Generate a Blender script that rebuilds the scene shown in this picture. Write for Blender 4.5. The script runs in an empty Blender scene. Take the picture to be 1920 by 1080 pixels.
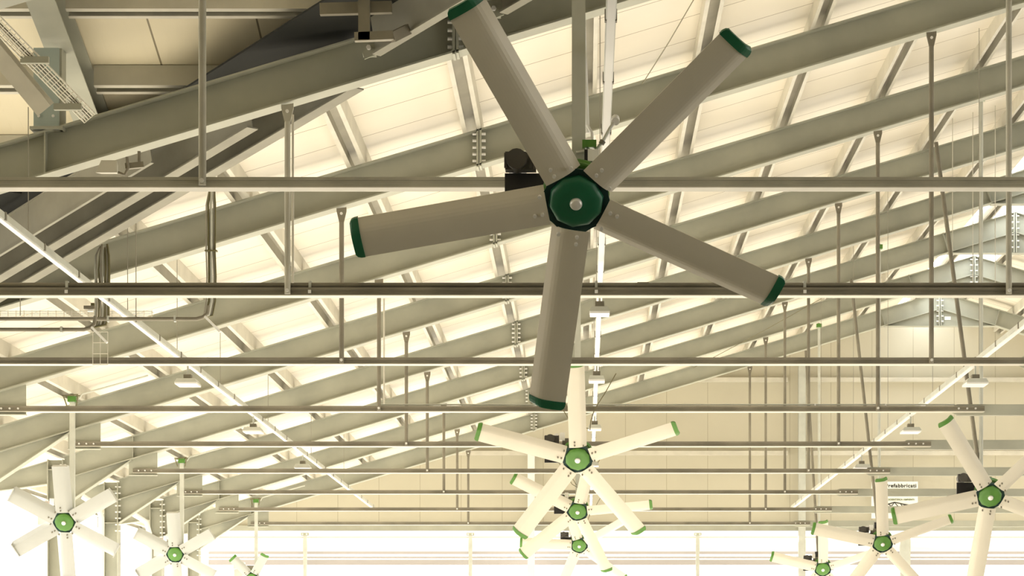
import bpy, math, random
from mathutils import Vector, Matrix
random.seed(7)
S = bpy.context.scene
COL = S.collection
PI = math.pi

# ------------------------------------------------------------------ camera
cam_d = bpy.data.cameras.new('camera')
cam = bpy.data.objects.new('camera', cam_d)
COL.objects.link(cam)
cam.location = (0, 0, 1.6)
cam.rotation_euler = (PI/2, 0, 0)
cam_d.sensor_width = 36.0
cam_d.lens = 4650/1920*36
cam_d.shift_x = -(1095-960)/1920
cam_d.shift_y = (1260-540)/1920
cam_d.clip_start = 0.1
cam_d.clip_end = 2000
S.camera = cam

# ------------------------------------------------------------------ world, sun, exposure
W = bpy.data.worlds.new('sky'); S.world = W
W.use_nodes = True
bg = W.node_tree.nodes['Background']
bg.inputs['Color'].default_value = (1.0, 0.985, 0.96, 1)
bg.inputs['Strength'].default_value = 1.15
sun_d = bpy.data.lights.new('sun', 'SUN'); sun_d.energy = 12.0; sun_d.angle = math.radians(2.0)
sun_d.color = (1.0, 0.95, 0.86)
sun = bpy.data.objects.new('sun', sun_d); COL.objects.link(sun)
SUN_DIR = Vector((0.78, -0.56, -0.24))            # the way the light travels: low from the far left
sun.rotation_euler = SUN_DIR.to_track_quat('-Z', 'Y').to_euler()
sun.location = (-60, 90, 50)
S.view_settings.view_transform = 'Standard'
S.view_settings.look = 'None'
S.view_settings.gamma = 1
S.view_settings.use_curve_mapping = False
S.view_settings.exposure = 1.7

# ------------------------------------------------------------------ materials
def mat(name, rgb, rough=0.6, metal=0.0, noise=0.0, scale=3.0, spec=0.3, col2=None):
    m = bpy.data.materials.new(name); m.use_nodes = True
    nt = m.node_tree; b = nt.nodes['Principled BSDF']
    b.inputs['Base Color'].default_value = (*rgb, 1)
    b.inputs['Roughness'].default_value = rough
    b.inputs['Metallic'].default_value = metal
    b.inputs['Specular IOR Level'].default_value = spec
    if noise:
        tc = nt.nodes.new('ShaderNodeTexCoord'); n = nt.nodes.new('ShaderNodeTexNoise')
        n.inputs['Scale'].default_value = scale; n.inputs['Detail'].default_value = 5
        r = nt.nodes.new('ShaderNodeValToRGB')
        c2 = col2 or tuple(c*(1-noise) for c in rgb)
        r.color_ramp.elements[0].position = 0.35; r.color_ramp.elements[1].position = 0.65
        r.color_ramp.elements[0].color = (*c2, 1); r.color_ramp.elements[1].color = (*rgb, 1)
        nt.links.new(tc.outputs['Object'], n.inputs['Vector'])
        nt.links.new(n.outputs['Fac'], r.inputs['Fac'])
        nt.links.new(r.outputs['Color'], b.inputs['Base Color'])
    return m

def seam_mat(name, rgb, seam, axis, pitch=1.0, rib=0.0, rough=0.45, width=0.018):
    """painted sheet with joints across one axis and, where rib > 0, shallow ribs"""
    m = bpy.data.materials.new(name); m.use_nodes = True
    nt = m.node_tree; L = nt.links; b = nt.nodes['Principled BSDF']
    b.inputs['Roughness'].default_value = rough; b.inputs['Specular IOR Level'].default_value = 0.3
    tc = nt.nodes.new('ShaderNodeTexCoord'); sp = nt.nodes.new('ShaderNodeSeparateXYZ')
    L.new(tc.outputs['Object'], sp.inputs[0])
    def mth(op, a, v=None):
        n = nt.nodes.new('ShaderNodeMath'); n.operation = op
        if isinstance(a, (int, float)): n.inputs[0].default_value = a
        else: L.new(a, n.inputs[0])
        if v is not None:
            if isinstance(v, (int, float)): n.inputs[1].default_value = v
            else: L.new(v, n.inputs[1])
        return n.outputs[0]
    a = mth('DIVIDE', mth('ADD', sp.outputs[axis], 100.0), pitch)
    fr = mth('FRACT', a)
    line = mth('LESS_THAN', fr, width/pitch)
    nz = nt.nodes.new('ShaderNodeTexNoise'); nz.inputs['Scale'].default_value = 0.8; nz.inputs['Detail'].default_value = 4
    L.new(tc.outputs['Object'], nz.inputs['Vector'])
    r0 = nt.nodes.new('ShaderNodeValToRGB')
    r0.color_ramp.elements[0].position = 0.3; r0.color_ramp.elements[1].position = 0.7
    r0.color_ramp.elements[0].color = (*[c*0.93 for c in rgb], 1); r0.color_ramp.elements[1].color = (*rgb, 1)
    L.new(nz.outputs['Fac'], r0.inputs['Fac'])
    mx = nt.nodes.new('ShaderNodeMix'); mx.data_type = 'RGBA'
    L.new(line, mx.inputs[0]); L.new(r0.outputs['Color'], mx.inputs[6]); mx.inputs[7].default_value = (*seam, 1)
    L.new(mx.outputs[2], b.inputs['Base Color'])
    h = mth('MULTIPLY', line, -1.0)
    if rib:
        q = mth('FRACT', mth('DIVIDE', mth('ADD', sp.outputs[axis], 100.0), rib))
        h = mth('ADD', h, mth('MULTIPLY', mth('LESS_THAN', q, 0.18), -0.6))
    bp = nt.nodes.new('ShaderNodeBump'); bp.inputs['Strength'].default_value = 0.5; bp.inputs['Distance'].default_value = 0.01
    L.new(h, bp.inputs['Height']); L.new(bp.outputs['Normal'], b.inputs['Normal'])
    return m

M = {}
M['steel']   = mat('galvanised_steel', (0.44, 0.44, 0.355), 0.55, 0.05, 0.16, 1.7)
M['tie']     = mat('tie_steel', (0.27, 0.245, 0.185), 0.5, 0.1, 0.30, 2.2)
M['purlin']  = mat('purlin_steel', (0.66, 0.63, 0.53), 0.5, 0.05, 0.12, 3.0)
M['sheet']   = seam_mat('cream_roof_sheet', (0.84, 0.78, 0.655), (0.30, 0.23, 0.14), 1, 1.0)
M['wing']    = seam_mat('cream_wing_sheet', (0.80, 0.72, 0.52), (0.25, 0.21, 0.13), 0, 1.0, 0.12)
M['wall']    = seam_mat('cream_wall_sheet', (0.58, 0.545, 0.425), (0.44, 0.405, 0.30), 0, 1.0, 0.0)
M['skin']    = mat('outer_roof_skin', (0.6, 0.58, 0.54), 0.6)
M['blade']   = mat('fan_blade_aluminium', (0.71, 0.665, 0.555), 0.42, 0.08, 0.05, 2.0)
M['bladew']  = mat('white_fan_blade', (0.50, 0.51, 0.48), 0.4, 0.1, 0.05, 2.0)
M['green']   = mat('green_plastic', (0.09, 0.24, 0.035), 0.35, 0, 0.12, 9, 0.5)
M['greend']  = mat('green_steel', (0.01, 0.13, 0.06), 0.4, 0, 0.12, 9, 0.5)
M['chrome']  = mat('zinc_bolt', (0.85, 0.84, 0.80), 0.3, 0.25)
M['black']   = mat('black_plastic', (0.022, 0.021, 0.022), 0.45, 0, 0.2, 8, 0.4)
M['motor']   = mat('grey_motor', (0.085, 0.08, 0.07), 0.45, 0.0, 0.1, 6)
M['motorw']  = mat('pinkish_motor', (0.62, 0.52, 0.46), 0.5, 0.0, 0.1, 6)
M['white']   = mat('white_plastic', (0.85, 0.84, 0.80), 0.35)
M['pole']    = mat('pole_steel', (0.60, 0.61, 0.54), 0.4, 0.1, 0.12, 4)
M['cable']   = mat('grey_cable', (0.33, 0.31, 0.25), 0.5)
M['cabled']  = mat('olive_cable', (0.16, 0.145, 0.07), 0.5)
M['wire']    = mat('bright_wire', (0.75, 0.72, 0.62), 0.3, 0.7)
M['rail']    = mat('rail_paint', (0.42, 0.39, 0.38), 0.5)
M['curtain'] = mat('white_curtain', (0.86, 0.85, 0.84), 0.6)
M['sign']    = mat('sign_white', (0.92, 0.92, 0.86), 0.4)
M['ink']     = mat('sign_ink', (0.02, 0.022, 0.015), 0.6)
M['inkg']    = mat('sign_green_ink', (0.22, 0.25, 0.12), 0.6)
M['floor']   = mat('concrete_floor', (0.62, 0.59, 0.53), 0.8, 0, 0.10, 0.7)
M['light_cut']   = mat('bounce_cutting_dark', (0.235, 0.225, 0.175), 0.95, 0, 0.2, 0.7)  # invented dark tone, cuts bounced light around the near fan
M['ground']  = mat('pale_yard', (0.52, 0.50, 0.46), 0.9, 0, 0.10, 0.3)
M['rod']     = mat('rod_steel', (0.52, 0.50, 0.41), 0.5, 0.1, 0.2, 3)
M['plate']   = mat('dark_hub_plate', (0.008, 0.035, 0.03), 0.5)
M['valley']  = mat('shade_dark_valley_steel', (0.33, 0.315, 0.25), 0.6, 0.0, 0.2, 2)  # darker than the other steel: shade between the beams put into the colour
M['post']    = mat('blue_grey_post_paint', (0.40, 0.47, 0.44), 0.5)
M['gutter_shade']   = mat('shade_dark_gutter', (0.018, 0.019, 0.016), 0.7)  # near-black colour stands in for the shade in the valley cavity
M['bark']    = mat('pale_bark', (0.55, 0.50, 0.46), 0.9, 0, 0.2, 5)
m = bpy.data.materials.new('translucent_ridge_sheet'); m.use_nodes = True
nt = m.node_tree; nt.nodes.remove(nt.nodes['Principled BSDF'])
tr = nt.nodes.new('ShaderNodeBsdfTranslucent'); tr.inputs['Color'].default_value = (0.90, 0.93, 0.97, 1)
nt.links.new(tr.outputs[0], nt.nodes['Material Output'].inputs['Surface']); M['ridge'] = m

# ------------------------------------------------------------------ mesh helpers
class MB:
    def __init__(s): s.v = []; s.f = []; s.sm = []
    def add(s, vs, fs, smooth=False):
        o = len(s.v); s.v += [tuple(v) for v in vs]
        for f in fs: s.f.append([i+o for i in f]); s.sm.append(smooth)
        return s
    def loft(s, rings, caps=True, smooth=False):
        n = len(rings[0]); vs = [p for r in rings for p in r]; fs = []
        for k in range(len(rings)-1):
            for i in range(n):
                j = (i+1) % n
                fs.append([k*n+i, k*n+j, (k+1)*n+j, (k+1)*n+i])
        s.add(vs, fs, smooth)
        if caps:
            s.add(rings[0], [list(range(n))[::-1]]); s.add(rings[-1], [list(range(n))])
        return s
    def sect(s, p0, p1, prof, u, v, caps=True, smooth=False):
        p0 = Vector(p0); p1 = Vector(p1); u = Vector(u); v = Vector(v)
        return s.loft([[p+u*a+v*b for a, b in prof] for p in (p0, p1)], caps, smooth)
    def box(s, x0, x1, y0, y1, z0, z1):
        return s.sect(((x0), 0, 0), ((x1), 0, 0), [(y0, z0), (y1, z0), (y1, z1), (y0, z1)], (0, 1, 0), (0, 0, 1))
    def cbox(s, c, sx, sy, sz):
        return s.box(c[0]-sx/2, c[0]+sx/2, c[1]-sy/2, c[1]+sy/2, c[2]-sz/2, c[2]+sz/2)
    def bar(s, p0, p1, w, h, up=(0, 0, 1)):
        d = (Vector(p1)-Vector(p0)).normalized(); upv = Vector(up)
        u = d.cross(upv).normalized(); v = u.cross(d).normalized()
        return s.sect(p0, p1, [(-w/2, -h/2), (w/2, -h/2), (w/2, h/2), (-w/2, h/2)], u, v)
    def ibeam(s, p0, p1, w, h, tf=.014, tw=.010, up=(0, 0, 1)):
        d = (Vector(p1)-Vector(p0)).normalized()
        u = d.cross(Vector(up)).normalized(); v = u.cross(d).normalized()
        return s.sect(p0, p1, iprof(w, h, tf, tw), u, v)
    def tube(s, p0, p1, r, n=10, r2=None):
        d = (Vector(p1)-Vector(p0)).normalized()
        a = Vector((0, 0, 1)) if abs(d.z) < .9 else Vector((1, 0, 0))
        u = d.cross(a).normalized(); v = u.cross(d)
        R = lambda p, q: [Vector(p)+u*(math.cos(2*PI*i/n)*q)+v*(math.sin(2*PI*i/n)*q) for i in range(n)]
        return s.loft([R(p0, r), R(p1, r2 if r2 is not None else r)], True, True)
    def path(s, pts, r, n=8):
        pts = [Vector(p) for p in pts]; rings = []; pu = None
        for i, p in enumerate(pts):
            d = (pts[min(i+1, len(pts)-1)]-pts[max(i-1, 0)]).normalized()
            if pu is None:
                a = Vector((0, 0, 1)) if abs(d.z) < .9 else Vector((1, 0, 0)); u = d.cross(a).normalized()
            else: u = (pu-d*pu.dot(d)).normalized()
            pu = u; v = u.cross(d)
            rings.append([p+u*(math.cos(2*PI*k/n)*r)+v*(math.sin(2*PI*k/n)*r) for k in range(n)])
        return s.loft(rings, True, True)
    def lathe(s, prof, n=32, c=(0, 0, 0)):
        """prof = [(radius, y)], turned round the y axis"""
        c = Vector(c)
        rings = [[c+Vector((r*math.cos(2*PI*i/n), y, r*math.sin(2*PI*i/n))) for i in range(n)] for r, y in prof]
        return s.loft(rings, True, True)
    def xform(s, mtx):
        s.v = [tuple(mtx @ Vector(v)) for v in s.v]; return s
    def build(s, name, m, parent=None):
        me = bpy.data.meshes.new(name); me.from_pydata(s.v, [], s.f); me.validate(); 
        for p, q in zip(me.polygons, s.sm): p.use_smooth = q
        import bmesh
        b = bmesh.new(); b.from_mesh(me); bmesh.ops.recalc_face_normals(b, faces=b.faces); b.to_mesh(me); b.free()
        me.materials.append(m if not isinstance(m, str) else M[m])
        o = bpy.data.objects.new(name, me); COL.objects.link(o)
        if parent: o.parent = parent
        return o

def iprof(w, h, tf, tw):
    return [(-w/2, -h/2), (w/2, -h/2), (w/2, -h/2+tf), (tw/2, -h/2+tf), (tw/2, h/2-tf), (w/2, h/2-tf),
            (w/2, h/2), (-w/2, h/2), (-w/2, h/2-tf), (-tw/2, h/2-tf), (-tw/2, -h/2+tf), (-w/2, -h/2+tf)]

def tag(o, label=None, cat=None, group=None, kind=None):
    if label: o['label'] = label
    if cat: o['category'] = cat
    if group: o['group'] = group
    if kind: o['kind'] = kind
    return o
def thing(name, label, cat, loc=(0, 0, 0), group=None):
    o = bpy.data.objects.new(name, None); COL.objects.link(o); o.location = loc; o.empty_display_size = .2
    return tag(o, label, cat, group)
def rel(o):
    """move a parent's children so that they keep their world place although built in world coordinates"""
    for c in o.children:
        c.location = c.location-o.location
def P(px, py, d):
    """a point measured from the photograph at a distance of d bays of 5 m"""
    return Vector(((px-1095)*d/930, 5*d, 1.6+(1260-py)*d/930))
ORD = ['nearest', 'second nearest', 'third nearest', 'fourth nearest', 'fifth nearest', 'sixth nearest',
       'seventh nearest', 'second farthest', 'farthest']

# ------------------------------------------------------------------ main measures
SL = 0.298; XR = 8.242; Z0 = 7.543
def zb(x): return Z0+SL*(x if x <= XR else 2*XR-x)     # rafter underside
RD = 0.40                                              # rafter depth, plumb
PH = 0.20                                              # purlin depth
def zs(x): return zb(x)+RD+PH                          # underside of roof sheet
VC = 20.73                                             # valley in plan: x + y = VC
TZ = 1.6+3205/930                                      # tie centre height
FY = [5*(3.5+k) for k in range(9)]
EY = 60.35                                             # far end wall

_bolt = {}
def bolts(pts, parent, axis=(0, -1, 0), r=.017, l=.045, m='chrome', n=6, name='bolt', mtx=None):
    """each bolt an object of its own, sharing one mesh per size"""
    key = (r, l, m, n)
    out = []
    for p in pts:
        p = Vector(p); a = Vector(axis)
        if mtx: p = mtx @ p; a = (mtx.to_3x3() @ a)
        if key not in _bolt:
            o = MB().tube((0, 0, 0), (0, 0, l), r, n).build(name, m); _bolt[key] = o.data
        else:
            o = bpy.data.objects.new(name, _bolt[key]); COL.objects.link(o)
        o.rotation_euler = a.to_track_quat('Z', 'Y').to_euler(); o.location = p; o.parent = parent
        out.append(o)
    return out

# ------------------------------------------------------------------ ground and floor
MB().box(-9.6, 26, 15, 62, -.12, 0).build('floor', 'floor')['kind'] = 'structure'
MB().box(-48, 26, -14, 14.98, -.12, 0).build('floor_near_bounce_cut', 'light_cut')['kind'] = 'structure'  # out of view, darkened to keep floor bounce off the large fan
g = MB().box(-160, 180, -90, 320, -.4, -.13).build('ground', 'ground'); g['kind'] = 'structure'

# ------------------------------------------------------------------ roof sheets
def sheet(name, pts, m, t=.08, lab=None):
    lo = [Vector(p) for p in pts]; hi = [p+Vector((0, 0, t)) for p in lo]
    o = MB().loft([lo, hi]).build(name, m); o['kind'] = 'structure'
    return o
YN = 12.0
xl = -10.6
xs0 = XR-.75
sheet('ceiling', [(VC-YN, YN, zs(VC-YN)) if VC-YN < xs0 else (xs0, VC-xs0, zs(xs0)), (xs0, EY+.3, zs(xs0)),
                  (xl, EY+.3, zs(xl)), (xl, VC-xl, zs(xl))], 'sheet')
sheet('ceiling_right', [(XR+.75, YN, zs(xs0)), (26, YN, zs(26)), (26, EY+.3, zs(26)), (XR+.75, EY+.3, zs(xs0))], 'sheet')
# raised translucent ridge cap with its two upstands
rc = MB()
rc.loft([[Vector((XR-.95, y, zs(xs0)+.16)), Vector((XR, y, zs(XR)+.20)), Vector((XR+.95, y, zs(xs0)+.16)),
          Vector((XR+.95, y, zs(xs0)+.165)), Vector((XR, y, zs(XR)+.206)), Vector((XR-.95, y, zs(xs0)+.165))] for y in (YN, EY+.3)])
rc.build('trim_1', 'ridge')['kind'] = 'structure'
# cross wing roof: slopes away from the camera down to the valley
def zw(y): return zs(0)+SL*(VC-y)
YR = 12.0
sheet('ceiling_wing', [(-48, YR, zw(YR)), (VC-YR-.02, YR, zw(YR)), (xl, VC-xl-.02, zw(VC-xl)), (-48, VC-xl-.02, zw(VC-xl))], 'wing')  # stretched far left out of view to shade the near floor
sheet('ceiling_light_blocker', [(-48, -12, zw(YR)-SL*(YR+12)), (26, -12, zw(YR)-SL*(YR+12)), (26, YR-.02, zw(YR)), (-48, YR-.02, zw(YR))], 'wing')  # unseen roof slope added to shade the near floor and large fan
MB().box(-48, 26, -12.2, -12, 0, zw(YR)-SL*(YR+12)+.1).build('wall_light_blocker', 'light_cut')['kind'] = 'structure'  # unseen wall added behind the camera to block sky light

# ------------------------------------------------------------------ far end wall
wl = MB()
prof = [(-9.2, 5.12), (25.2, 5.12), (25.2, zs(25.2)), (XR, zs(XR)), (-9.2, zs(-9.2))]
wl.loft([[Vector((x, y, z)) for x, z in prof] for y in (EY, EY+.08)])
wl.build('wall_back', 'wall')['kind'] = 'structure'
MB().box(-9.2, 25.2, EY-.10, EY-.01, 5.03, 5.16).build('trim_2', 'steel')['kind'] = 'structure'
for i, (x0, x1, z) in enumerate([(-1.1, 4.95, 8.70), (-4.0, -1.3, 6.92), (-1.1, 4.95, 6.92), (5.25, 16, 6.92), (5.25, 16, 8.70)]):
    MB().box(x0, x1, EY-.16, EY-.005, z-.05, z+.05).build('trim_%d' % (i+3), 'purlin')['kind'] = 'structure'

def end_post(x, z0, z1, label, w=.16, m='purlin'):
    o = thing('wall_post', label, 'post', (x, EY-.25, z0), 'posts of the far end wall')
    MB().box(x-w/2, x+w/2, EY-.33, EY-.315, z0, z1).build('flange', m, o)
    MB().box(x-.005, x+.005, EY-.315, EY-.18, z0, z1).build('web', m, o)
    MB().box(x-w/2, x+w/2, EY-.18, EY-.165, z0, z1).build('flange', m, o)
    rel(o)
end_post(-1.28, 0, zb(-1.28)-.1, 'pale H-section wall post just left of the stacked middle fans', .17, 'white')
end_post(5.28, 0, zb(5.28)-.1, 'pale H-section wall post right of centre against the end wall', .17, 'pole')

def door_post(px, w, label):
    x = (px-1095)*(EY+.2)/5/930
    o = thing('door_post', label, 'post', (x, EY+.2, 0), 'slim posts of the open far end')
    MB().box(x-w/2, x+w/2, EY+.16, EY+.24, 0, 5.0).build('post_tube', 'pole', o)
    MB().box(x-w/2-.05, x+w/2+.05, EY+.12, EY+.28, 4.93, 5.0).build('head_plate', 'steel', o)
    for s in (-1, 1): MB().tube((x+s*.05, EY+.12, 4.96), (x+s*.05, EY+.10, 4.96), .02).build('bolt', 'chrome', o)
    rel(o)
door_post(572, .09, 'slim pale post in the open far end, leftmost of the four')
door_post(882, .09, 'slim pale post in the open far end, left of the stacked middle fans')
door_post(1308, .09, 'slim pale post in the open far end, right of the stacked middle fans')
door_post(1697, .26, 'wide pale post in the open far end, below the white signboard')

# rolled curtain with its rails at the open far end
ct = thing('rolled_curtain', 'long rolled white ventilation curtain on rails across the open far end', 'curtain', (0, EY+.4, 4.4))
def rail(name, y0, y1, dep, m, off=0.0):
    d = (EY+.4+off)/5; z1 = 1.6+(1260-y0)*d/930; z0 = 1.6+(1260-y1)*d/930
    MB().box(-9.2, 25, EY+.4+off, EY+.4+off+dep, z0, z1).build(name, m, ct)
rail('top_rail', 1005, 1009, .06, 'rail')
rail('curtain_cloth', 1010, 1034, .03, 'curtain', .12)
rail('middle_rail', 1034, 1039, .08, 'rail')
rail('lower_rail', 1043, 1047, .08, 'rail')
rail('bottom_gutter', 1049, 1059, .14, 'rail')
rail('curtain_roll', 996, 1003, .10, 'curtain')
rel(ct)

# ------------------------------------------------------------------ portal rafters
def hexbolts(mb, pts, r=.018, l=.03, axis=(0, -1, 0)):
    a = Vector(axis)
    for p in pts: mb.tube(p, Vector(p)+a*l, r, 6)
NPL = ['one carrying the large diagonal brace cleats at top left', '']
for k, y in enumerate(FY):
    o = thing('roof_rafter', 'grey steel portal rafter rising to the right, %s of the nine frames' % ORD[k], 'rafter', (-9, y, zb(-9)), 'portal rafters')
    fw = .24
    prof = iprof(fw, RD, .016, .012)
    h = Vector((0, 0, RD/2))
    xe = -10.3
    MB().sect(Vector((-8.9, y, zb(-8.9)))+h, Vector((XR-.012, y, zb(XR-.012)))+h, prof, (0, 1, 0), (0, 0, 1)).build('rafter_beam', 'steel', o)
    MB().sect(Vector((XR+.012, y, zb(XR+.012)))+h, Vector((25.2, y, zb(25.2)))+h, prof, (0, 1, 0), (0, 0, 1)).build('rafter_beam', 'steel', o)
    if k >= 4:   # outrigger beyond the column
        n = 12
        p2 = [(a, b*.55+RD*.22) for a, b in prof]
        MB().loft([[Vector((-9.18, y, zb(-9.18)+RD/2))+Vector((0, a, b)) for a, b in prof],
                   [Vector((xe, y, zb(xe)+RD/2))+Vector((0, a, b)) for a, b in p2]]).build('outrigger', 'steel', o)
    # splice
    sp = MB(); xsp = -1.16
    for s in (-.016, .016):
        sp.sect((xsp+s-.012, y, zb(xsp+s)-.015), (xsp+s+.012, y, zb(xsp+s)-.015),
                [(-.12, 0), (.12, 0), (.12, RD+.03), (-.12, RD+.03)], (0, 1, 0), (0, 0, 1))
    spo = sp.build('splice_plate', 'steel', o)
    for s in (-1, 1): bolts([(xsp+s*.028, y-.09, zb(xsp)+.05+j*(RD-.1)/4) for j in range(5)], spo, (s, 0, 0))
    # apex infill plate
    ap = MB(); zf = 9.62
    tri = [(XR-(zb(XR)-zf)/SL, zf), (XR+(zb(XR)-zf)/SL, zf), (XR, zb(XR)-.002)]
    ap.loft([[Vector((x, yy, z)) for x, z in tri] for yy in (y-.006, y+.006)])
    ap.box(tri[0][0], tri[1][0], y-.10, y+.10, zf-.014, zf)
    ap.build('apex_plate', 'steel', o)
    st = MB()
    for s in (-1, 1): st.box(XR+s*.02-.012, XR+s*.02+.012, y-.11, y+.11, zf, zb(XR)+RD+.01)
    st.build('apex_end_plate', 'steel', o)
    if k >= 5:
        for s in (-1, 1): bolts([(XR+s*.034, y-.08, zf+.1+j*.12) for j in range(6)], o, (s, 0, 0))
    for s in (-1, 1):
        x = XR+s*1.28
        sf = MB().bar((x, y-.06, zb(x)+.02), (x+s*.10, y-.06, zb(x)+RD-.02), .105, .012, (1, 0, 0))
        sf.build('stiffener', 'steel', o)
    if k >= 3:
        # tapered haunch down to the column
        hs = -7.74
        hb = [(hs, zb(hs)+.01), (-8.9, zb(-8.9)+.01), (-8.9, 4.46)]
        hm = MB().loft([[Vector((x, yy, z)) for x, z in hb] for yy in (y-.006, y+.006)])
        hm.sect((hs, y, zb(hs)), (-8.9, y, 4.46), [(-.11, -.014), (.11, -.014), (.11, 0), (-.11, 0)], (0, 1, 0), (0, 0, 1))
        hm.build('haunch', 'steel', o)
        gs = [(-7.31, zb(-7.31)+.01), (-7.31, TZ-.07), (-7.80, TZ-.07), (-7.80, zb(-7.8)+.01)]
        gm = MB().loft([[Vector((x, yy, z)) for x, z in gs] for yy in (y-.006, y+.006)])
        gm.box(-7.80, -7.31, y-.05, y+.05, TZ-.082, TZ-.07)
        gm.build('gusset_plate', 'steel', o)
    if k == 1:
        for x in (-4.87,):
            MB().box(x-.006, x+.006, y-.11, y-.007, zb(x)+.014, zb(x)+RD-.012).build('stiffener', 'steel', o)
    if k >= 4:
        MB().box(-7.72, -7.708, y-.11, y-.007, zb(-7.72)+.014, zb(-7.72)+RD-.012).build('stiffener', 'steel', o)
    if k == 8:
        MB().box(8.36, 8.50, y-.02, y-.007, 9.76, 9.84).build('notice_plate', 'white', o)
    rel(o)

# columns
for k in range(5, 9):
    y = FY[k]; zt = zb(-9.10)+RD
    names = ['nearest of the four on the left, behind the near six-blade fan', 'second nearest on the left',
             'third nearest on the left, behind the second white fan', 'farthest on the left']
    o = thing('portal_column', 'grey steel H-column of the open left side, ' + names[k-5], 'column', (-9.02, y, 0), 'columns of the open left side')
    MB().box(-9.17, -9.155, y-.15, y+.15, 0, zt).build('outer_flange', 'steel', o)
    MB().box(-8.916, -8.90, y-.15, y+.15, 0, zt).build('inner_flange', 'steel', o)
    MB().box(-9.155, -8.916, y-.006, y+.006, 0, zt).build('web', 'steel', o)
    MB().box(-9.155, -8.916, y-.14, y-.006, 4.44, 4.456).build('stiffener', 'steel', o)
    MB().box(-9.155, -8.916, y-.14, y-.006, 5.05, 5.066).build('stiffener', 'steel', o)
    for s in (-1, 1): bolts([(-8.908+s*.008, y-.10, 4.3+j*.12) for j in range(8)], o, (s, 0, 0))
    MB().box(-9.24, -8.83, y-.2, y+.2, 0, .02).build('base_plate', 'steel', o)
    rel(o)
for k, (px, yv) in enumerate(((190, 46.6), (280, 51.6))):
    x = (px-1095)*yv/5/930
    o = thing('rain_pipe', ['pale rain pipe behind the second column on the left', 'pale rain pipe beside the third column on the left'][k], 'pipe', (x, yv, 0), 'rain pipes on the left side')
    MB().path([(x, yv, .1), (x, yv, 4.5), (x-.06, yv, 4.72), (x-.35, yv, 4.9)], .055).build('pipe', 'white', o)
    MB().box(x-.07, x+.07, yv-.07, yv+.07, 2.9, 2.95).build('clamp', 'pole', o)
    rel(o)

# ------------------------------------------------------------------ purlins
LP = ['over', 'first left of', 'second left of', 'third left of', 'fourth left of', 'fifth left of', 'sixth left of', 'seventh left of', 'eighth left of']
RPn = ['', 'first right of', 'second right of', 'third right of', 'fourth right of', 'fifth right of', 'sixth right of']
def purlin(x, y0, y1, label, group):
    z = zb(x)+RD; s = SL if x < XR else -SL
    w = .20; t = .006; lip = .045
    prof = [(-w/2-lip*0, 0), (-w/2+lip, 0), (-w/2+lip, t), (-w/2+t, t), (-w/2+t, PH-t), (w/2-t, PH-t),
            (w/2-t, t), (w/2-lip, t), (w/2-lip, 0), (w/2, 0), (w/2, PH), (-w/2, PH)]
    o = MB().sect((x, y0, z), (x, y1, z), prof, Vector((1, 0, s)), (0, 0, 1)).build('roof_purlin', 'purlin')
    return tag(o, label, 'purlin', group)
for k in range(-8, 7):
    x = .04+1.277*k
    y0 = max(YN+.3, VC-x+.35)
    w = (LP[-k] if k <= 0 else RPn[k])+' the middle fan line'
    purlin(x, y0, EY, 'pale open-channel purlin under the left roof slope, %s' % w, 'purlins of the left roof slope')
for j, k in enumerate((6, 5, 4)):
    x = 2*XR-(.04+1.277*k)
    purlin(x, YN+.3, EY, 'pale channel purlin on the roof slope beyond the ridge, %s from the ridge' % ['first', 'second', 'third'][j], 'purlins of the right roof slope')

# ------------------------------------------------------------------ tie beams
TN = ['topmost in the photo, passing behind the large fan hub', 'second from the top with a pipe along it', 'third from the top',
      'fourth from the top', 'fifth from the top, behind the second fan', 'sixth from the top', 'seventh from the top',
      'eighth from the top, behind the third fan hub', 'lowest in the photo along the end wall']
for k, y in enumerate(FY):
    o = thing('tie_beam', 'slim horizontal steel tie beam across the barn, %s' % TN[k], 'tie beam', (0, y, TZ), 'horizontal tie beams')
    x0 = -7.72 if k >= 3 else -8.9
    hh = .034
    # main hollow section with a shallow groove along the face
    pr = [(-.065, -hh), (.065, -hh), (.065, hh), (-.065, hh), (-.065, .012), (-.058, .008), (-.058, -.008), (-.065, -.012)]
    MB().sect((x0, y, TZ), (5.24, y, TZ), pr, (0, 1, 0), (0, 0, 1)).build('tie_tube', 'rod' if k == 0 else 'tie', o)
    MB().box(x0, 5.24, y-.075, y+.075, TZ-hh-.008, TZ-hh).build('bottom_strip', 'purlin', o)
    dp = [(4.82, TZ+.03), (4.90, TZ+.07), (25, TZ+.07), (25, TZ-.075), (4.90, TZ-.075), (4.82, TZ-.035)]
    dm = MB().loft([[Vector((x, yy, z)) for x, z in dp] for yy in (y+.068, y+.080)])
    dm.box(4.90, 25, y+.080, y+.16, TZ-.075, TZ-.065); dm.box(4.90, 25, y+.080, y+.16, TZ+.060, TZ+.070)
    dm.build('deep_channel', 'steel', o)
    if k >= 2: bolts([(4.9+.11*j, y-.065, TZ) for j in range(3)], o, r=.014, l=.02)
    if k >= 3: bolts([(-7.62+.11*j, y-.065, TZ) for j in range(3)], o, r=.014, l=.02)
    rel(o)

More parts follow.
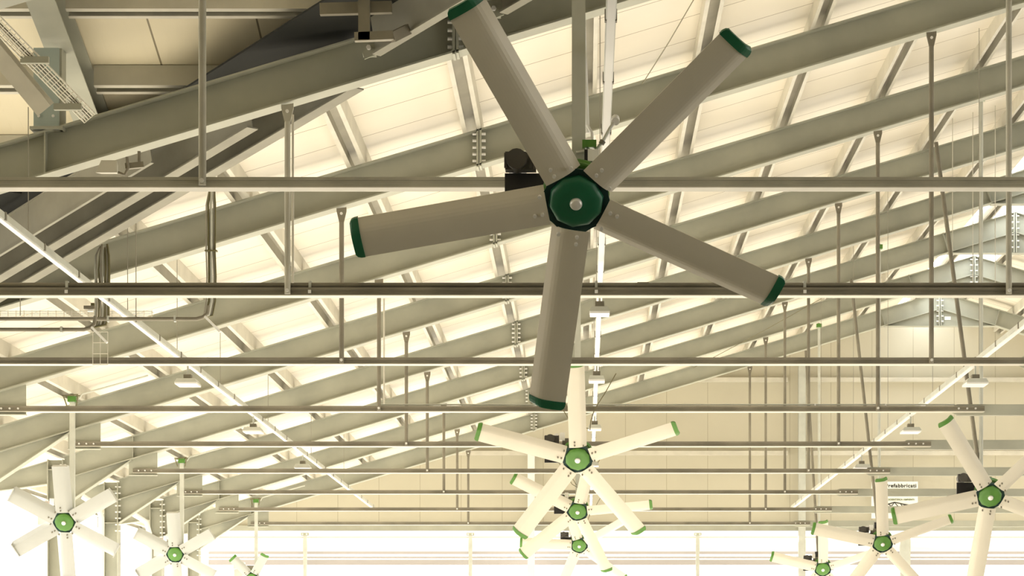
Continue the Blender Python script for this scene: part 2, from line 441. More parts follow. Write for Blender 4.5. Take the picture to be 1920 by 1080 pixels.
# service pipe on the second tie
o = thing('service_pipe', 'dark steel service pipe running along the top of the second tie beam', 'pipe', (0, FY[1], TZ+.07))
MB().tube((-8, FY[1]-.02, TZ+.062), (7, FY[1]-.02, TZ+.062), .021, 12).build('pipe', 'tie', o)
for px in (127, 582, 1508, 1118):
    x = (px-1095)*4.5/930
    MB().box(x-.012, x+.012, FY[1]-.05, FY[1]+.01, TZ-.005, TZ+.095).build('clamp', 'pole', o)
    MB().box(x-.014, x+.014, FY[1]-.072, FY[1]-.066, TZ-.02, TZ+.01).build('white_clip', 'white', o)
MB().tube(((1195-1095)*4.5/930, FY[1]-.02, TZ+.062), ((1216-1095)*4.5/930, FY[1]-.02, TZ+.062), .027, 12).build('coupling', 'tie', o)
rel(o)
o = thing('thin_conduit', 'thin pale conduit along the top of the fourth tie beam', 'conduit', (0, FY[3], TZ+.06))
MB().tube(((715-1095)*6.5/930, FY[3]-.02, TZ+.055), ((1790-1095)*6.5/930, FY[3]-.02, TZ+.055), .010, 8).build('tube', 'pole', o)
for px in (1120, 1528, 1660): MB().cbox(((px-1095)*6.5/930, FY[3]-.02, TZ+.05), .02, .04, .03).build('clip', 'white', o)
rel(o)

# hanger rods between rafters and ties
def hanger(x, y, label, group):
    z1 = zb(x); o = thing('hanger_rod', label, 'hanger rod', (x, y, TZ), group)
    MB().tube((x, y-.085, TZ-.03), (x, y-.085, z1-.17), .027, 12).build('rod', 'rod' if y < 24 else 'tie', o)
    fk = MB()
    fk.loft([[Vector((x-.022, y-.10, z1-.19)), Vector((x+.022, y-.10, z1-.19)), Vector((x+.022, y-.07, z1-.19)), Vector((x-.022, y-.07, z1-.19))],
             [Vector((x-.055, y-.10, z1-.05)), Vector((x+.055, y-.10, z1-.05)), Vector((x+.055, y-.07, z1-.05)), Vector((x-.055, y-.07, z1-.05))],
             [Vector((x-.055, y-.10, z1-.022)), Vector((x+.055, y-.10, z1-.022+SL*.05)), Vector((x+.055, y-.07, z1-.022+SL*.05)), Vector((x-.055, y-.07, z1-.022))]])
    fo = fk.build('fork_plate', 'rod' if y < 24 else 'tie', o)
    MB().tube((x, y-.10, z1-.08), (x, y-.118, z1-.08), .016, 8).build('bolt', 'chrome', fo)
    MB().tube((x, y-.11, TZ), (x, y-.13, TZ), .016, 8).build('foot_bolt', 'chrome', o)
    rel(o)
for k, y in enumerate(FY):
    hanger(-2.68, y, 'vertical steel hanger rod left of centre, %s of that row' % ORD[k], 'left row of hanger rods')
    if k >= 1:
        hanger(3.84, y, 'vertical steel hanger rod right of centre, %s of that row' % ORD[k-1] if k < 8 else 'vertical steel hanger rod right of centre, very farthest of that row', 'right row of hanger rods')
# thin conduits dropping next to some rods
for i, (px, d, yt, yb) in enumerate([(549, 4.45, 215, 530), (720, 6.42, 560, 757)]):
    a = P(px, yt, d); b = P(px, yb, d); b.x = a.x
    o = MB().tube(a, b, .011, 8).build('drop_conduit', 'purlin')
    tag(o, ['thin pale conduit dropping beside the second hanger rod on the left', 'thin pale conduit dropping beside the fourth hanger rod on the left'][i], 'conduit')

# ------------------------------------------------------------------ valley beams and the cross wing
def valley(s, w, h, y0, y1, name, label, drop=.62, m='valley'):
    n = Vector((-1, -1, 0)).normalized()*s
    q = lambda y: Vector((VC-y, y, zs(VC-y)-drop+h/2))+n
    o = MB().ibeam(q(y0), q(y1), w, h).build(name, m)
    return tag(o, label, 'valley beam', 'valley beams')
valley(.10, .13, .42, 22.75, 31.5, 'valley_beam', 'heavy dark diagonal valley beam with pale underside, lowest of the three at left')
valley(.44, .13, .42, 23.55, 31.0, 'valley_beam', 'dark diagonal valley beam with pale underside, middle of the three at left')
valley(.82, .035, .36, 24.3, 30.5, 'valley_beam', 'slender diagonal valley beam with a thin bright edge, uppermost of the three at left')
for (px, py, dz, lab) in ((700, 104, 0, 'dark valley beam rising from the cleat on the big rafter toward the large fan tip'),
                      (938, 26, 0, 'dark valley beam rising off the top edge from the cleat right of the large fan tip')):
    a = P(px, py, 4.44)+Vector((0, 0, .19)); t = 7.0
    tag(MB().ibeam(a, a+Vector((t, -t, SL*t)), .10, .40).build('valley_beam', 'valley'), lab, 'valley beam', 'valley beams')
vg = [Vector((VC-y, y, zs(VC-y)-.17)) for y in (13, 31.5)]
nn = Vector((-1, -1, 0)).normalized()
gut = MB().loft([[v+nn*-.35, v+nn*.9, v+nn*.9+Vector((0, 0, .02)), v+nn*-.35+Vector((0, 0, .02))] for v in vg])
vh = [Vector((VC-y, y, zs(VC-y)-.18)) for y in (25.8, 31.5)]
gut.loft([[v+nn*.9, v+nn*3.2, v+nn*3.2+Vector((0, 0, .02)), v+nn*.9+Vector((0, 0, .02))] for v in vh])  # wide sheet added to paint the gaps between the beams as shade
tag(gut.build('valley_gutter_shade', 'gutter_shade'), 'valley gutter sheet coloured near-black for the shade above the diagonal beams', 'gutter')

wn = ['at the very top edge, upper left', 'at upper left, level with the blue-grey post', 'at upper left, low behind the big rafter']
for i, y in enumerate((22.22, 23.50, 24.78)):
    z = zw(y)-PH; w = .16; t = .008
    prof = [(-w/2, 0), (-w/2+.05, 0), (-w/2+.05, t), (-w/2+t, t), (-w/2+t, PH-t-.01), (w/2-t, PH-t-.01), (w/2-t, t), (w/2-.04, t), (w/2-.04, 0), (w/2, 0), (w/2, PH-.01), (-w/2, PH-.01)]
    for x0, x1, side in ((-12, -4.91, 'left'), (-4.63, VC-y-(.75 if i == 0 else .6), 'right')):
        o = MB().sect((x0, y, z), (x1, y, z), prof, Vector((0, 1, -SL)), (0, 0, 1)).build('wing_purlin', 'purlin')
        tag(o, 'cross-wing purlin %s, %s of the sloping beam' % (wn[i], side), 'purlin', 'purlins of the cross wing')

o = thing('wing_rafter', 'sloping grey steel beam of the cross wing at top left above the post', 'rafter', (-4.72, 22, 7.4))
xw = -4.77
q = lambda y: Vector((xw, y, zw(y)-.19))
MB().ibeam(q(16), q(24.5), .26, .31).build('beam', 'steel', o); rel(o)
o = thing('stub_post', 'short blue-grey steel post standing on the big rafter at top left', 'post', (-4.85, 22.5, zb(-4.85)+RD))
zt = zb(-4.85)+RD; ztop = zw(22.6)-.35
MB().box(-4.97, -4.74, 22.39, 22.41, zt+.0, ztop).build('face_plate', 'post', o)
MB().box(-4.74, -4.72, 22.41, 22.60, zt, ztop).build('side_plate', 'steel', o)
MB().box(-5.0, -4.70, 22.36, 22.62, zt, zt+.025).build('foot_plate', 'steel', o)
bolts([(-4.92, 22.39, zt+.12), (-4.79, 22.39, zt+.12)], o, r=.014, l=.02)
rel(o)
o = MB().ibeam(P(-60, 30, 4.34), P(86, 205, 4.40), .15, .20, up=(0, 1, .3)).build('knee_brace', 'purlin')
tag(o, 'pale sloping knee brace reaching the post from the left edge', 'brace')

# wire mesh cable tray at the top left
o = thing('cable_tray', 'bright wire-mesh cable tray sloping down at the top left corner', 'cable tray', P(0, 60, 4.2))
a = P(-40, 10, 4.14); b = P(168, 222, 4.34)
dv = (b-a); L = dv.length; dn = dv.normalized(); uu = dn.cross(Vector((0, 1, .2))).normalized(); vv = uu.cross(dn)
tm = MB()
for i in range(6):
    for j in range(2):
        if j == 0 or i in (0, 5):
            off = uu*(i-2.5)*.024+vv*(.045*j); tm.tube(a+off, b+off, .005, 5)
for k in range(26):
    c = a+dn*(L*k/25); w = uu*.06
    tm.tube(c-w, c+w, .0045, 5)
    for s in (-1, 1): tm.tube(c+w*s, c+w*s+vv*.045, .003, 5)
tm.build('wire_mesh', 'wire', o)
cb = MB()
for j in range(3): cb.path([a+uu*(.02*(j-1))+dn*(L*t)+vv*(.02+.006*math.sin(9*t+j)) for t in [i/14 for i in range(15)]], .006, 6)
cb.build('cables', 'cable', o)
for px, py, d in ((63, 108, 4.22), (125, 196, 4.30)):
    c = P(px, py, d); MB().cbox(c+Vector((0, .05, -.01)), .24, .05, .055).build('bracket', 'steel', o)
rel(o)

# brace cleats and tubes on the second rafter near the top
for i, (px, py) in enumerate(((692, 93), (926, 20))):
    c = P(px, py, 4.44)
    o = thing('brace_cleat', ['bolted steel cleat on the big rafter, left of the large fan tip', 'bolted steel cleat on the big rafter, right of the large fan tip'][i], 'cleat', c, 'bolted brace cleats')
    f = MB().loft([[c+Vector((-.09, yy, .08)), c+Vector((.06, yy, .10)), c+Vector((.09, yy, -.04)), c+Vector((-.04, yy, -.09))] for yy in (-.02, 0)])
    f.build('plate', 'steel', o)
    MB().tube(c+Vector((0, -.02, .01)), c+Vector((0, -.06, .01)), .022, 6).build('bolt', 'chrome', o)
    MB().bar(c+Vector((0, .0, -.02)), c+Vector((.0, .10, -.04)), .12, .012).build('web_clip', 'steel', o)
    rel(o)
o = thing('tube_bracing', 'square steel tube bracing stub hanging at the top near the large fan tip', 'brace', P(683, 40, 4.35))
MB().bar(P(683, 0, 4.33), P(683, 76, 4.33), .10, .07, (0, 1, 0)).build('upright', 'tie', o)
MB().bar(P(665, 70, 4.33), P(738, 67, 4.33), .07, .075).build('cross_tube', 'tie', o)
MB().bar(P(735, 70, 4.33), P(765, 55, 4.36), .05, .09).build('end_lug', 'tie', o)
MB().bar(P(600, 18, 4.34), P(735, 14, 4.34), .07, .10).build('top_tube', 'tie', o)
rel(o)

# flood lamp under the big rafter
c = P(215, 313, 4.42)
o = thing('flood_lamp', 'small grey flood lamp tucked under the big rafter at left', 'lamp', c)
MB().loft([[c+Vector((x, y, z)) for x, y, z in ((-.17, 0, -.05), (.02, 0, -.05), (.02, 0, .06), (-.12, 0, .06))],
           [c+Vector((x, y, z)) for x, y, z in ((-.15, .16, -.03), (.0, .16, -.03), (.0, .16, .04), (-.1, .16, .04))]]).build('housing', 'purlin', o)
MB().path([c+Vector(p) for p in ((.02, .05, -.04), (.08, .05, -.06), (.11, .05, 0), (.10, .05, .10))], .014).build('bracket', 'tie', o)
MB().bar(c+Vector((.08, .08, .02)), c+Vector((.24, .10, .04)), .05, .05).build('arm', 'tie', o)
MB().tube(c+Vector((.2, .1, .03)), c+Vector((.2, .1, .16)), .015).build('stem', 'tie', o)
rel(o)

# ------------------------------------------------------------------ lighting trunking in three runs
HT = 1.6+3480/930
def wires_for(o, x, ys, z0):
    for y in ys:
        zt = zb(x)+RD+.02
        MB().tube((x, y, z0), (x, y, zt), .0045, 5).build('suspension_wire', 'cable', o)
def trunking(x, z, y0, y1, label, ys):
    o = thing('lighting_trunking', label, 'trunking', (x, y0, z), 'lighting trunking runs')
    MB().box(x-.03, x+.03, y0, y1, z, z+.055).build('channel', 'pole', o)
    MB().box(x-.024, x+.024, y0, y1, z-.018, z-.002).build('light_strip', 'white', o)
    y = y0+.6
    while y < y1-.3:
        MB().box(x-.036, x+.036, y, y+.05, z-.006, z+.062).build('clip', 'tie', o); y += 1.5
    wires_for(o, x, ys, z+.05); rel(o)
trunking(-4.84, HT+.02, 14, 57, 'straight lighting trunking run receding at left from the left edge', (21.6, 26.3, 29.5, 33, 38, 44, 50))
trunking(.155, HT+.02, 12.2, 57, 'straight lighting trunking run receding right of the middle fan poles', (24, 31, 38, 45))
trunking(4.78, HT+.02, 16, 57, 'straight lighting trunking run receding at right toward the signboard', (30, 34, 39, 44, 50))
def bay_lamp(x, y, z, label, s=.22):
    o = thing('bay_lamp', label, 'lamp', (x, y, z), 'small hanging bay lamps')
    MB().loft([[Vector((x+a*s*.62, y+b*s*.9, z+.02)) for a, b in ((-1, -1), (1, -1), (1, 1), (-1, 1))],
               [Vector((x+a*s*.5, y+b*s*.75, z+.07)) for a, b in ((-1, -1), (1, -1), (1, 1), (-1, 1))]]).build('housing', 'pole', o)
    MB().box(x-s*.6, x+s*.6, y-s*.88, y+s*.88, z, z+.02).build('diffuser', 'white', o)
    MB().cbox((x, y, z+.10), .09, .12, .06).build('driver_box', 'tie', o)
    MB().tube((x, y, z+.12), (x, y, HT-.003), .012).build('stem', 'pole', o)
    rel(o)
LY = [24.6, 30.3, 36.3, 42.7]
rows = ['nearest', 'second', 'third', 'fourth']
for j, y in enumerate(LY):
    if j: bay_lamp(-4.84, y, 5.10, 'small square bay lamp under the left trunking run, %s along it' % rows[j-1])
    bay_lamp(.155, y, 5.14, 'small square bay lamp under the middle trunking run, %s along it' % rows[j], .16)
    if j: bay_lamp(4.78, y, 5.10, 'small square bay lamp under the right trunking run, %s along it' % rows[j-1])

# ------------------------------------------------------------------ cable bundles and pipes at left
def bundle(px, d, yt, yb, n, w, label, side):
    a = P(px, yt, d); b = P(px, yb, d); x = a.x
    o = thing('cable_bundle', label, 'cables', (x, 5*d, b.z), 'hanging cable bundles')
    for i in range(n):
        dx = (i-(n-1)/2)*w/n; jy = random.uniform(-.02, .02)
        pts = [(x+dx*.6, 5*d+.05, a.z+random.uniform(-.02, .05))]
        for t in (.12, .3, .5, .7, .9):
            pts.append((x+dx+random.uniform(-.006, .006), 5*d+jy, a.z+(b.z-a.z)*t))
        pts += [(x+dx*1.0-.03*side, 5*d+jy, b.z-.02), (x+dx*.6-.14*side, 5*d+jy, b.z-.05)]
        MB().path(pts, random.choice((.008, .010, .012)), 7).build('cable', random.choice(('cable', 'pole', 'cabled', 'cable')), o)
    MB().box(x-w/2-.01, x+w/2+.01, 5*d-.035, 5*d+.035, (a.z*.5+b.z*.5), (a.z*.5+b.z*.5)+.015).build('cable_tie', 'cabled', o)
    rel(o)
bundle(192, 5.32, 462, 606, 9, .16, 'thick bundle of grey cables hanging at left from the rafter end', 1)
bundle(396, 5.30, 356, 588, 6, .11, 'tall thin bundle of cables dropping in front of the rafter, left of the hanger rod', 1)
for i, (px, py, d, lab) in enumerate(((380, 598, 5.2, 'long brown pipe running from the left edge to the tall cable bundle'),
                                       (168, 618, 5.14, 'short brown pipe running from the left edge to the thick cable bundle'))):
    e = P(px, py, d); o = thing('service_pipe', lab, 'pipe', e)
    MB().path([(-8, e.y, e.z), (e.x-.06, e.y, e.z), (e.x, e.y, e.z+.015), (e.x+.05, e.y, e.z+.06), (e.x+.06, e.y, e.z+.14)], .020, 10).build('pipe', 'tie', o)
    MB().bar((e.x+.03, e.y-.04, e.z+.02), (e.x+.20, e.y-.10, e.z-.15), .025, .02).build('strut', 'white', o)
    for xx in (e.x-.3, e.x-1.0): MB().box(xx, xx+.02, e.y-.03, e.y+.03, e.z-.03, e.z+.03).build('clamp', 'pole', o)
    rel(o)
o = thing('wire_basket', 'pale shallow wire basket tray above the long brown pipe at left', 'cable tray', P(100, 590, 5.34))
e0 = P(-60, 594, 5.36); e1 = P(285, 594, 5.36)
wb = MB()
for j in range(3): wb.tube(e0+Vector((0, 0, .03*j)), e1+Vector((0, 0, .03*j)), .0035, 5); wb.tube(e0+Vector((0, .1, .03*j)), e1+Vector((0, .1, .03*j)), .0035, 5)
for k in range(24):
    c = e0+(e1-e0)*(k/23); wb.tube(c, c+Vector((0, 0, .07)), .0035, 5); wb.tube(c, c+Vector((0, .1, 0)), .0035, 5)
wb.build('mesh', 'wire', o)
for px in (38, 255):
    c = P(px, 592, 5.36); MB().tube(c, (c.x, c.y, zb(c.x)+RD+.05), .005, 5).build('suspension_wire', 'cable', o)
rel(o)
c = P(168, 577, 5.25)
o = thing('junction_box', 'small dark junction box left of the thick cable bundle', 'junction box', c)
MB().cbox(c, .11, .08, .035).build('box', 'tie', o); MB().cbox(c+Vector((.035, 0, .03)), .035, .05, .035).build('cap', 'cabled', o)
MB().cbox(c+Vector((.01, 0, -.03)), .06, .05, .02).build('base', 'white', o); rel(o)
# ladder-like faint frame below bundle
o = thing('wire_ladder', 'faint pale wire ladder hanging below the thick cable bundle', 'ladder', P(190, 680, 5.4))
a = P(174, 622, 5.4); b = P(174, 684, 5.4)
lw = MB(); wdt = 28*5.4/930
for t in (0, .5, 1): lw.tube((a.x+wdt*t, a.y, a.z), (a.x+wdt*t, a.y, b.z), .004, 5)
for t in (0, .33, .66, 1): lw.tube((a.x, a.y, a.z+(b.z-a.z)*t), (a.x+wdt, a.y, a.z+(b.z-a.z)*t), .004, 5)
lw.build('wires', 'wire', o); rel(o)

# thin bracing cables and long vertical wires
def cable(p, q, label, r=.006, m='cabled', cat='cable', g='thin bracing cables'):
    tag(MB().path([p, (p+q)/2-Vector((0, 0, .02)), q], r, 6).build('bracing_cable', m), label, cat, g)
cable(P(1312, -20, 4.55), P(1204, 158, 5.3), 'thin dark cable sloping above the right of the large fan')
cable(P(1540, 560, 9.6), P(1300, 690, 10.3), 'thin dark bracing cable low between distant rafters')
for i, px in enumerate((1786, 1824, 1866)):
    a = P(px, 150, 7.2); b = P(px+2, 560, 7.2); b.x = a.x
    a.z = zb(a.x)+RD+.1
    tag(MB().tube(a, b, .006, 5).build('hanging_wire', 'purlin'), 'thin pale vertical wire near the right edge, %s of three from the left' % ['first', 'second', 'third'][i], 'wire', 'long vertical wires')

# ------------------------------------------------------------------ fans
def blade_mb(r0, r1, w, thick=.007, six=False):
    """blade lying along +X, face towards -Y, chord along Z (leading edge +Z), curled edge at -Z"""
    n = 12; front = []; back = []
    for i in range(n+1):
        t = i/n; z = w*(.46-t)
        y = .004+.012*math.sin(PI*min(1, t*1.1))*-1
        if t > .62: y += .42*(t-.62)**2*w*2.6+0.0
        y += (t-.3)*w*.10          # pitch
        front.append((y, z))
        back.append((y+thick*(1.0-.4*abs(t-.5)), z))
    ring = front+back[::-1]
    return MB().loft([[Vector((x, y, z)) for y, z in ring] for x in (r0, r1)], True, False)
def cap_mb(r1, w, L=.055):
    n = 12; m = MB(); rings = []
    for s, sc, ex in ((0, 1.01, .0), (.45, 1.0, 1), (.8, .93, 1), (1.0, .80, 1)):
        ring = []
        for i in range(n+1):
            t = i/n; z = w*(.46-t); y = .004-.012*math.sin(PI*min(1, t*1.1))
            if t > .62: y += .42*(t-.62)**2*w*2.6
            y += (t-.3)*w*.10
            zc = -.04*w; ring.append((y-.007, zc+(z-zc)*sc))
        for i in range(n, -1, -1):
            t = i/n; z = w*(.46-t); y = .004-.012*math.sin(PI*min(1, t*1.1))
            if t > .62: y += .42*(t-.62)**2*w*2.6
            y += (t-.3)*w*.10
            zc = -.04*w; ring.append((y+.024, zc+(z-zc)*sc))
        rings.append([Vector((r1-.012+L*s, y, z)) for y, z in ring])
    return m.loft(rings, True, False)

def fan(px, py, d, R, nb, phase, label, group, white=False, tilt=32, ztop=None, width=.228, pole_dx=0.0,
        brace=0, hubr=.175, cables=False, pole_r=.028, motor='black'):
    c = P(px, py, d)
    o = thing('barn_fan', label, 'fan', c, group)
    T = Matrix.Translation(c) @ Matrix.Rotation(math.radians(tilt), 4, 'X')
    Bm = 'bladew' if white else 'blade'
    r0 = hubr*1.0
    for k in range(nb):
        a = math.radians(phase+360/nb*k)
        Rt = T @ Matrix.Rotation(-a, 4, 'Y')
        bo = blade_mb(r0, R-.05, width).xform(Rt).build('blade', Bm, o)
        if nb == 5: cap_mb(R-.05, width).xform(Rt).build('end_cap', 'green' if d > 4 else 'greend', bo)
        else: MB().box(R-.05, R-.035, -.03, .05, -width*.5, width*.44).xform(Rt).build('end_cap', 'bladew', bo)
        bolts([(x, -.002, z*width/.245) for x, z in ((r0+.035, .035), (r0+.08, .035), (r0+.03, -.085))], bo, r=.011, l=.024,
              m='chrome' if d < 4 else 'tie', n=8, mtx=Rt)
    # hub: spider plate, dished cover, centre bolt
    hp = []
    for k in range(nb*2):
        a = math.radians(phase+180/nb*k); rr = hubr*(1.45 if k % 2 == 0 else 1.12)
        hp.append((rr*math.cos(a), rr*math.sin(a)))
    MB().loft([[Vector((x, y, z)) for x, z in hp] for y in (.028, .045)]).xform(T).build('hub_plate', 'plate', o)
    hub = MB().lathe([(.001, -.020), (hubr*.30, -.022), (hubr*.40, -.014), (hubr*.62, -.016), (hubr*.78, -.008), (hubr*.90, .004),
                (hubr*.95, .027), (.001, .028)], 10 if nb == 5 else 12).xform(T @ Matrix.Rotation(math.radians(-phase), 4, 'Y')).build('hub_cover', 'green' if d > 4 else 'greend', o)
    MB().lathe([(.001, -.046), (hubr*.14, -.044), (hubr*.20, -.036), (hubr*.22, -.022), (.001, -.022)], 18).xform(T).build('hub_bolt', 'chrome', hub)
    # shaft, pulley with ribs, motor and belt plate behind
    MB().lathe([(.001, .045), (.035, .045), (.035, .26), (.001, .26)], 14).xform(T).build('shaft', 'tie', o)
    pr = .17*hubr/.175+.03
    pu = MB().lathe([(.05, .14), (pr-.03, .14), (pr-.03, .135), (pr, .13), (pr, .145), (pr-.012, .155), (pr-.012, .175), (pr, .185), (pr, .20),
                     (pr-.03, .195), (pr-.03, .175), (.05, .175)], 30)
    for k in range(14):
        a = 2*PI*k/14; pu.bar((math.cos(a)*.04, .15, math.sin(a)*.04), (math.cos(a)*(pr-.02), .15, math.sin(a)*(pr-.02)), .03, .012, (0, 1, 0))
    pu.xform(T).build('pulley', 'green', o)
    mo = thing_part('drive_unit', o)
    mm = 'motorw' if motor == 'white' else 'motor'
    pm = 'motorw' if motor == 'white' else 'black'
    k = 1.0
    bx = lambda x0, x1, y0, y1, z0, z1, nme, m_, par=o: MB().box(x0, x1, y0, y1, z0, z1).xform(Matrix.Translation(c)).build(nme, m_, par)
    bp = MB().box(-.43, -.08, .20, .235, -.02, .215)
    bp.xform(Matrix.Translation(c)).build('belt_guard', pm, o)
    mt = MB().tube((-.355, .06, .275), (-.355, .34, .275), .062, 16)
    mt.box(-.425, -.24, .10, .19, .217, .325)
    for j in range(4): mt.box(-.43+.05*j, -.415+.05*j, .085, .10, .225, .315)
    mt.xform(Matrix.Translation(c)).build('motor', mm, o)
    bx(-.235, -.165, .10, .16, .26, .36, 'terminal_box', 'white')
    bx(-.30, -.25, .098, .10, .32, .345, 'rating_label', 'white')
    MB().path([(-.14, .12, .14), (-.16, .10, .09), (-.20, .10, .05), (-.23, .11, .045)], .016, 8).xform(Matrix.Translation(c)).build('handle', 'white', o)
    bx(-.20, .06, .24, .28, -.02, .30, 'mounting_plate', 'tie')
    # hanging pole
    zt = ztop if ztop else zb(c.x)+RD
    hx = c.x+pole_dx
    if pole_r > .035:
        MB().box(hx-pole_r, hx+pole_r, c.y+.27, c.y+.27+2*pole_r, c.z-.02, zt).build('hanging_pole', 'pole', o)
    else:
        MB().tube((hx, c.y+.30, c.z-.02), (hx, c.y+.30, zt), pole_r, 12).build('hanging_pole', 'pole', o)
    bk = MB().box(hx-.06, hx+.06, c.y+.24, c.y+.36, zt-.10, zt-.02)
    bk.build('green_clamp', 'green', o)
    if white:
        fr = MB()
        for s in (-1, 1): fr.tube((hx-.12, c.y+.3+s*.08, zt-.02), (hx+.10, c.y+.3+s*.08, zt+.0), .010, 6)
        for s in (-1, 1): fr.tube((hx-.12+.22*(s > 0), c.y+.22, zt-.01), (hx-.08+.14*(s > 0), c.y+.3, zt-.16), .010, 6)
        fr.build('clamp_frame', 'cabled', o)
        MB().path([(hx+.03, c.y+.3, zt-.06), (hx+.10, c.y+.3, zt-.05), (hx+.14, c.y+.32, zt+.02), (hx+1.1, c.y+.4, zt+.30)], .014).build('feed_cable', 'pole', o)
    if brace:
        MB().tube((hx-.02, c.y+.32, c.z+.36), (hx+brace, c.y+.32, min(8.93, zb(hx+brace)+.2)), .030, 12).build('brace_tube', 'pole' if brace > 0 else 'tie', o)
        MB().box(hx-.09, hx+.02, c.y+.28, c.y+.36, c.z+.30, c.z+.42).build('brace_clamp', 'black', o)
    if cables:
        rr = .006 if d > 4 else .009
        MB().path([c+Vector(p) for p in ((-.5, .25, 1.15), (-.28, .26, .82), (-.10, .24, .52), (.02, .20, .45), (.15, .2, .42))], rr).build('cable', 'cabled', o)
        MB().path([c+Vector(p) for p in ((.5, .30, 1.15), (.36, .3, .90), (.22, .28, .68), (.17, .22, .52), (.16, .2, .40))], rr).build('cable', 'cabled', o)
        MB().path([c+Vector(p) for p in ((-.16, .24, 1.15), (-.20, .25, .95), (-.15, .24, .72), (-.02, .22, .50))], rr).build('cable', 'cabled', o)
    bpy.data.objects.remove(mo)
    rel(o)
    return o
def thing_part(name, parent):
    e = bpy.data.objects.new(name, None); COL.objects.link(e); return e

G1 = 'five-blade barn fans'
big = fan(1080, 380, 2.95, 1.37, 5, 118.5, 'large grey five-blade fan with dark green hub filling the upper middle', G1, pole_r=.041, pole_dx=.015, ztop=9.2)
fan(1083, 862, 6.40, 1.365, 5, 91.5, 'cream five-blade fan directly below the large fan, highest of three overlapping', G1, cables=True, pole_dx=.0, pole_r=.04)
fan(1083, 960, 9.00, 1.37, 5, 6, 'cream five-blade fan in the middle of three overlapping, with a blade pointing right', G1, cables=True, pole_r=.04)
fan(1086, 1024, 11.30, 1.36, 5, 33, 'small distant five-blade fan, lowest of the three overlapping in the middle', G1, cables=True, pole_r=.04)
fan(1857, 932, 6.80, 1.37, 5, 122, 'cream five-blade fan cut by the right edge of the photo', G1, brace=-.62, pole_dx=-.08)
fan(1655, 1020, 9.20, 1.37, 5, 95, 'cream five-blade fan below the white signboard', G1, brace=-.52, pole_dx=-.03)
fan(1543, 1068, 11.25, 1.25, 5, 93, 'pale distant five-blade fan at the bottom, left of the one below the signboard', G1, brace=-.3, pole_dx=-.06)
G2 = 'white fans along the open left side'
fan(120, 980, 7.25, .90, 6, 90, 'white six-blade fan nearest at the bottom left corner', G2, white=True, motor='white', width=.24, hubr=.15, tilt=22, ztop=5.68, pole_dx=.06, pole_r=.036)
fan(328, 1040, 9.25, .86, 6, 90, 'white six-blade fan second along the open left side', G2, white=True, motor='white', width=.24, hubr=.15, tilt=22, ztop=5.62, pole_dx=.08, pole_r=.036)
fan(472, 1084, 11.25, .66, 5, 60, 'white fan farthest along the left side, only two blade tips showing', G2, white=True, motor='white', width=.20, hubr=.12, tilt=22, ztop=5.56, pole_dx=.06, pole_r=.036)

# extras on the large fan: speed box, white conduit and lock cable
c = P(1102, 262, 2.95)
o = big
def onbig(mb, name, m):
    ob = mb.build(name, m, o); ob.location = -o.location; return ob
onbig(MB().cbox(c+Vector((.01, .22, .02)), .085, .05, .045), 'green_lug', 'green')
onbig(MB().cbox(c+Vector((.035, .22, -.05)), .07, .05, .07), 'switch_box', 'white')
onbig(MB().cbox(c+Vector((-.01, .22, -.06)), .02, .05, .09), 'switch_side', 'black')
onbig(MB().cbox(c+Vector((.045, .24, -.12)), .10, .05, .08), 'black_block', 'black')
onbig(MB().tube(P(1092, -40, 3.0)+Vector((0, .2, 0)), P(1102, 236, 3.0)+Vector((0, .2, 0)), .013), 'white_conduit', 'white')
onbig(MB().path([P(*q) for q in ((1101, 234, 3.04), (1110, 250, 3.02), (1111, 270, 3.0), (1100, 284, 3.0), (1080, 286, 3.0))], .009), 'white_cable', 'white')
onbig(MB().path([P(*q) for q in ((1155, 225, 3.04), (1144, 240, 3.02), (1132, 262, 3.0), (1122, 276, 3.0), (1108, 292, 3.0))], .010), 'lock_cable', 'pole')
onbig(MB().tube(P(1154, 228, 3.03), P(1154, 222, 3.05), .025, 10), 'cable_knob', 'white')
onbig(MB().tube(P(1131, 264, 3.0), P(1127, 270, 3.0), .018, 10), 'ferrule', 'tie')
onbig(MB().tube(P(1058, 263, 3.0), P(1072, 261, 3.0), .008, 8), 'pole_bolt', 'chrome')

# ------------------------------------------------------------------ signboard
sy = EY-.45
d = sy/5
a = P(1634, 903, d); b = P(1721, 972, d)
o = thing('sign_board', 'white signboard with black lettering on the end wall at lower right', 'sign', (a.x, sy, b.z))
MB().box(a.x, b.x, sy, sy+.02, b.z, a.z).build('board', 'sign', o)
def text(body, cx, cz, size, m, name, bold=0.0):
    cu = bpy.data.curves.new(name, 'FONT'); cu.body = body; cu.size = size; cu.align_x = 'CENTER'; cu.align_y = 'CENTER'
    cu.extrude = .003; cu.offset = bold; cu.space_character = 1.12
    ob = bpy.data.objects.new(name, cu); COL.objects.link(ob)
    bpy.context.view_layer.update()
    me = bpy.data.meshes.new_from_object(ob.evaluated_get(bpy.context.evaluated_depsgraph_get()))
    bpy.data.objects.remove(ob)
    ob = bpy.data.objects.new(name, me); COL.objects.link(ob)
    ob.rotation_euler = (PI/2, 0, 0); ob.location = (cx, sy-.006, cz); me.materials.clear(); me.materials.append(M[m])
    ob.parent = o
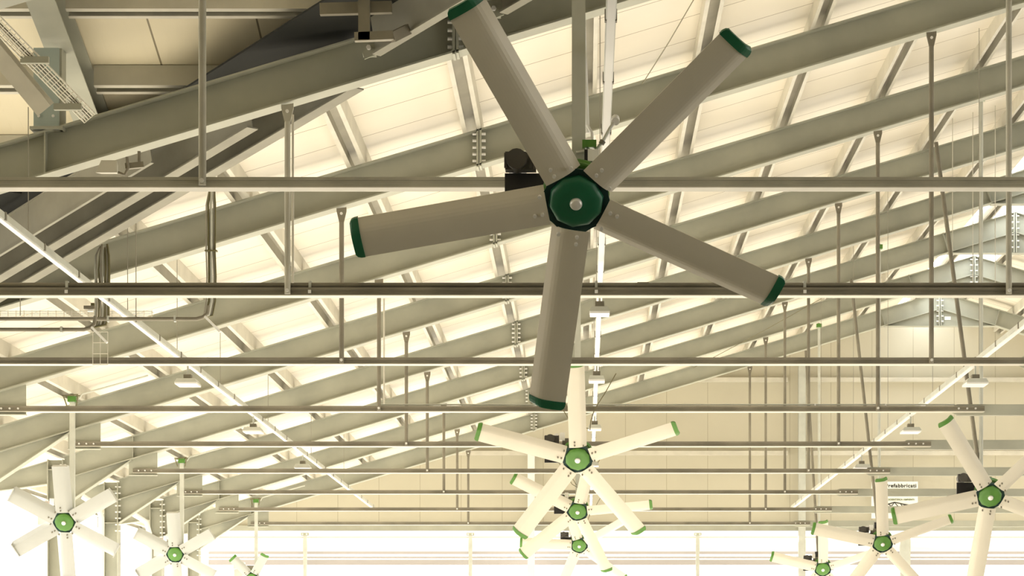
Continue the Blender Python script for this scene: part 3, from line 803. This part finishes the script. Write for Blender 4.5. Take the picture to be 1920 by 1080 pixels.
t1 = P(1689, 911, d); text('Prefabbricati', t1.x, t1.z, .130, 'ink', 'lettering', .0025)
t2 = P(1690, 937, d); text('SCIENTIFICA AMBIENTI', t2.x, t2.z, .055, 'inkg', 'small_lettering', .002)
lg = MB()
def seg(p, q, w=.016):
    A = P(p[0], p[1], d); B = P(q[0], q[1], d); A.y = B.y = sy-.008; lg.bar(A, B, .008, w, (0, 0, 1) if abs(A.x-B.x) > .01 else (1, 0, 0))
top = [(1660, 949), (1666, 945), (1677, 942), (1688, 944), (1697, 946), (1705, 947)]
bot = [(1664, 950), (1671, 949), (1678, 945), (1684, 949), (1692, 949), (1699, 949), (1704, 950)]
for i in range(len(top)-1): seg(top[i], top[i+1], .02)
for p, q in (((1666, 945), (1671, 950)), ((1671, 950), (1677, 942)), ((1677, 942), (1684, 950)), ((1688, 944), (1692, 950)), ((1692, 950), (1697, 946)), ((1697, 946), (1701, 950)), ((1705, 947), (1704, 950)), ((1660, 949), (1664, 950))):
    seg(p, q)
lg.build('truss_emblem', 'ink', o)
rel(o)

# ------------------------------------------------------------------ bare trees beyond
def tree(x, y, h, label):
    o = thing('bare_tree', label, 'tree', (x, y, -.13), 'bare trees beyond the far end')
    mb = MB()
    def br(p, dr, L, r, lv):
        q = p+dr*L; mb.tube(p, q, r, 5, r*.65)
        if lv == 0: return
        for i in range(3 if lv > 1 else 4):
            nd = (dr+Vector((random.uniform(-.7, .7), random.uniform(-.7, .7), random.uniform(-.1, .5)))).normalized()
            br(q-dr*L*random.uniform(0, .3), nd, L*random.uniform(.6, .85), r*.6, lv-1)
    br(Vector((x, y, -.13)), Vector((0, 0, 1)), h*.28, .11, 0)
    br(Vector((x, y, -.13+h*.26)), Vector((.05, 0, 1)).normalized(), h*.22, .06, 4)
    mb.build('trunk', 'bark', o); rel(o)
tree(-5.2, 110, 7.6, 'faint bare tree beyond the far end, left of the middle fans')
tree(-3.4, 114, 7.9, 'faint bare tree beyond the far end, closest to the middle fans')
tree(-7.6, 118, 7.6, 'faint bare tree beyond the far end, leftmost of three')
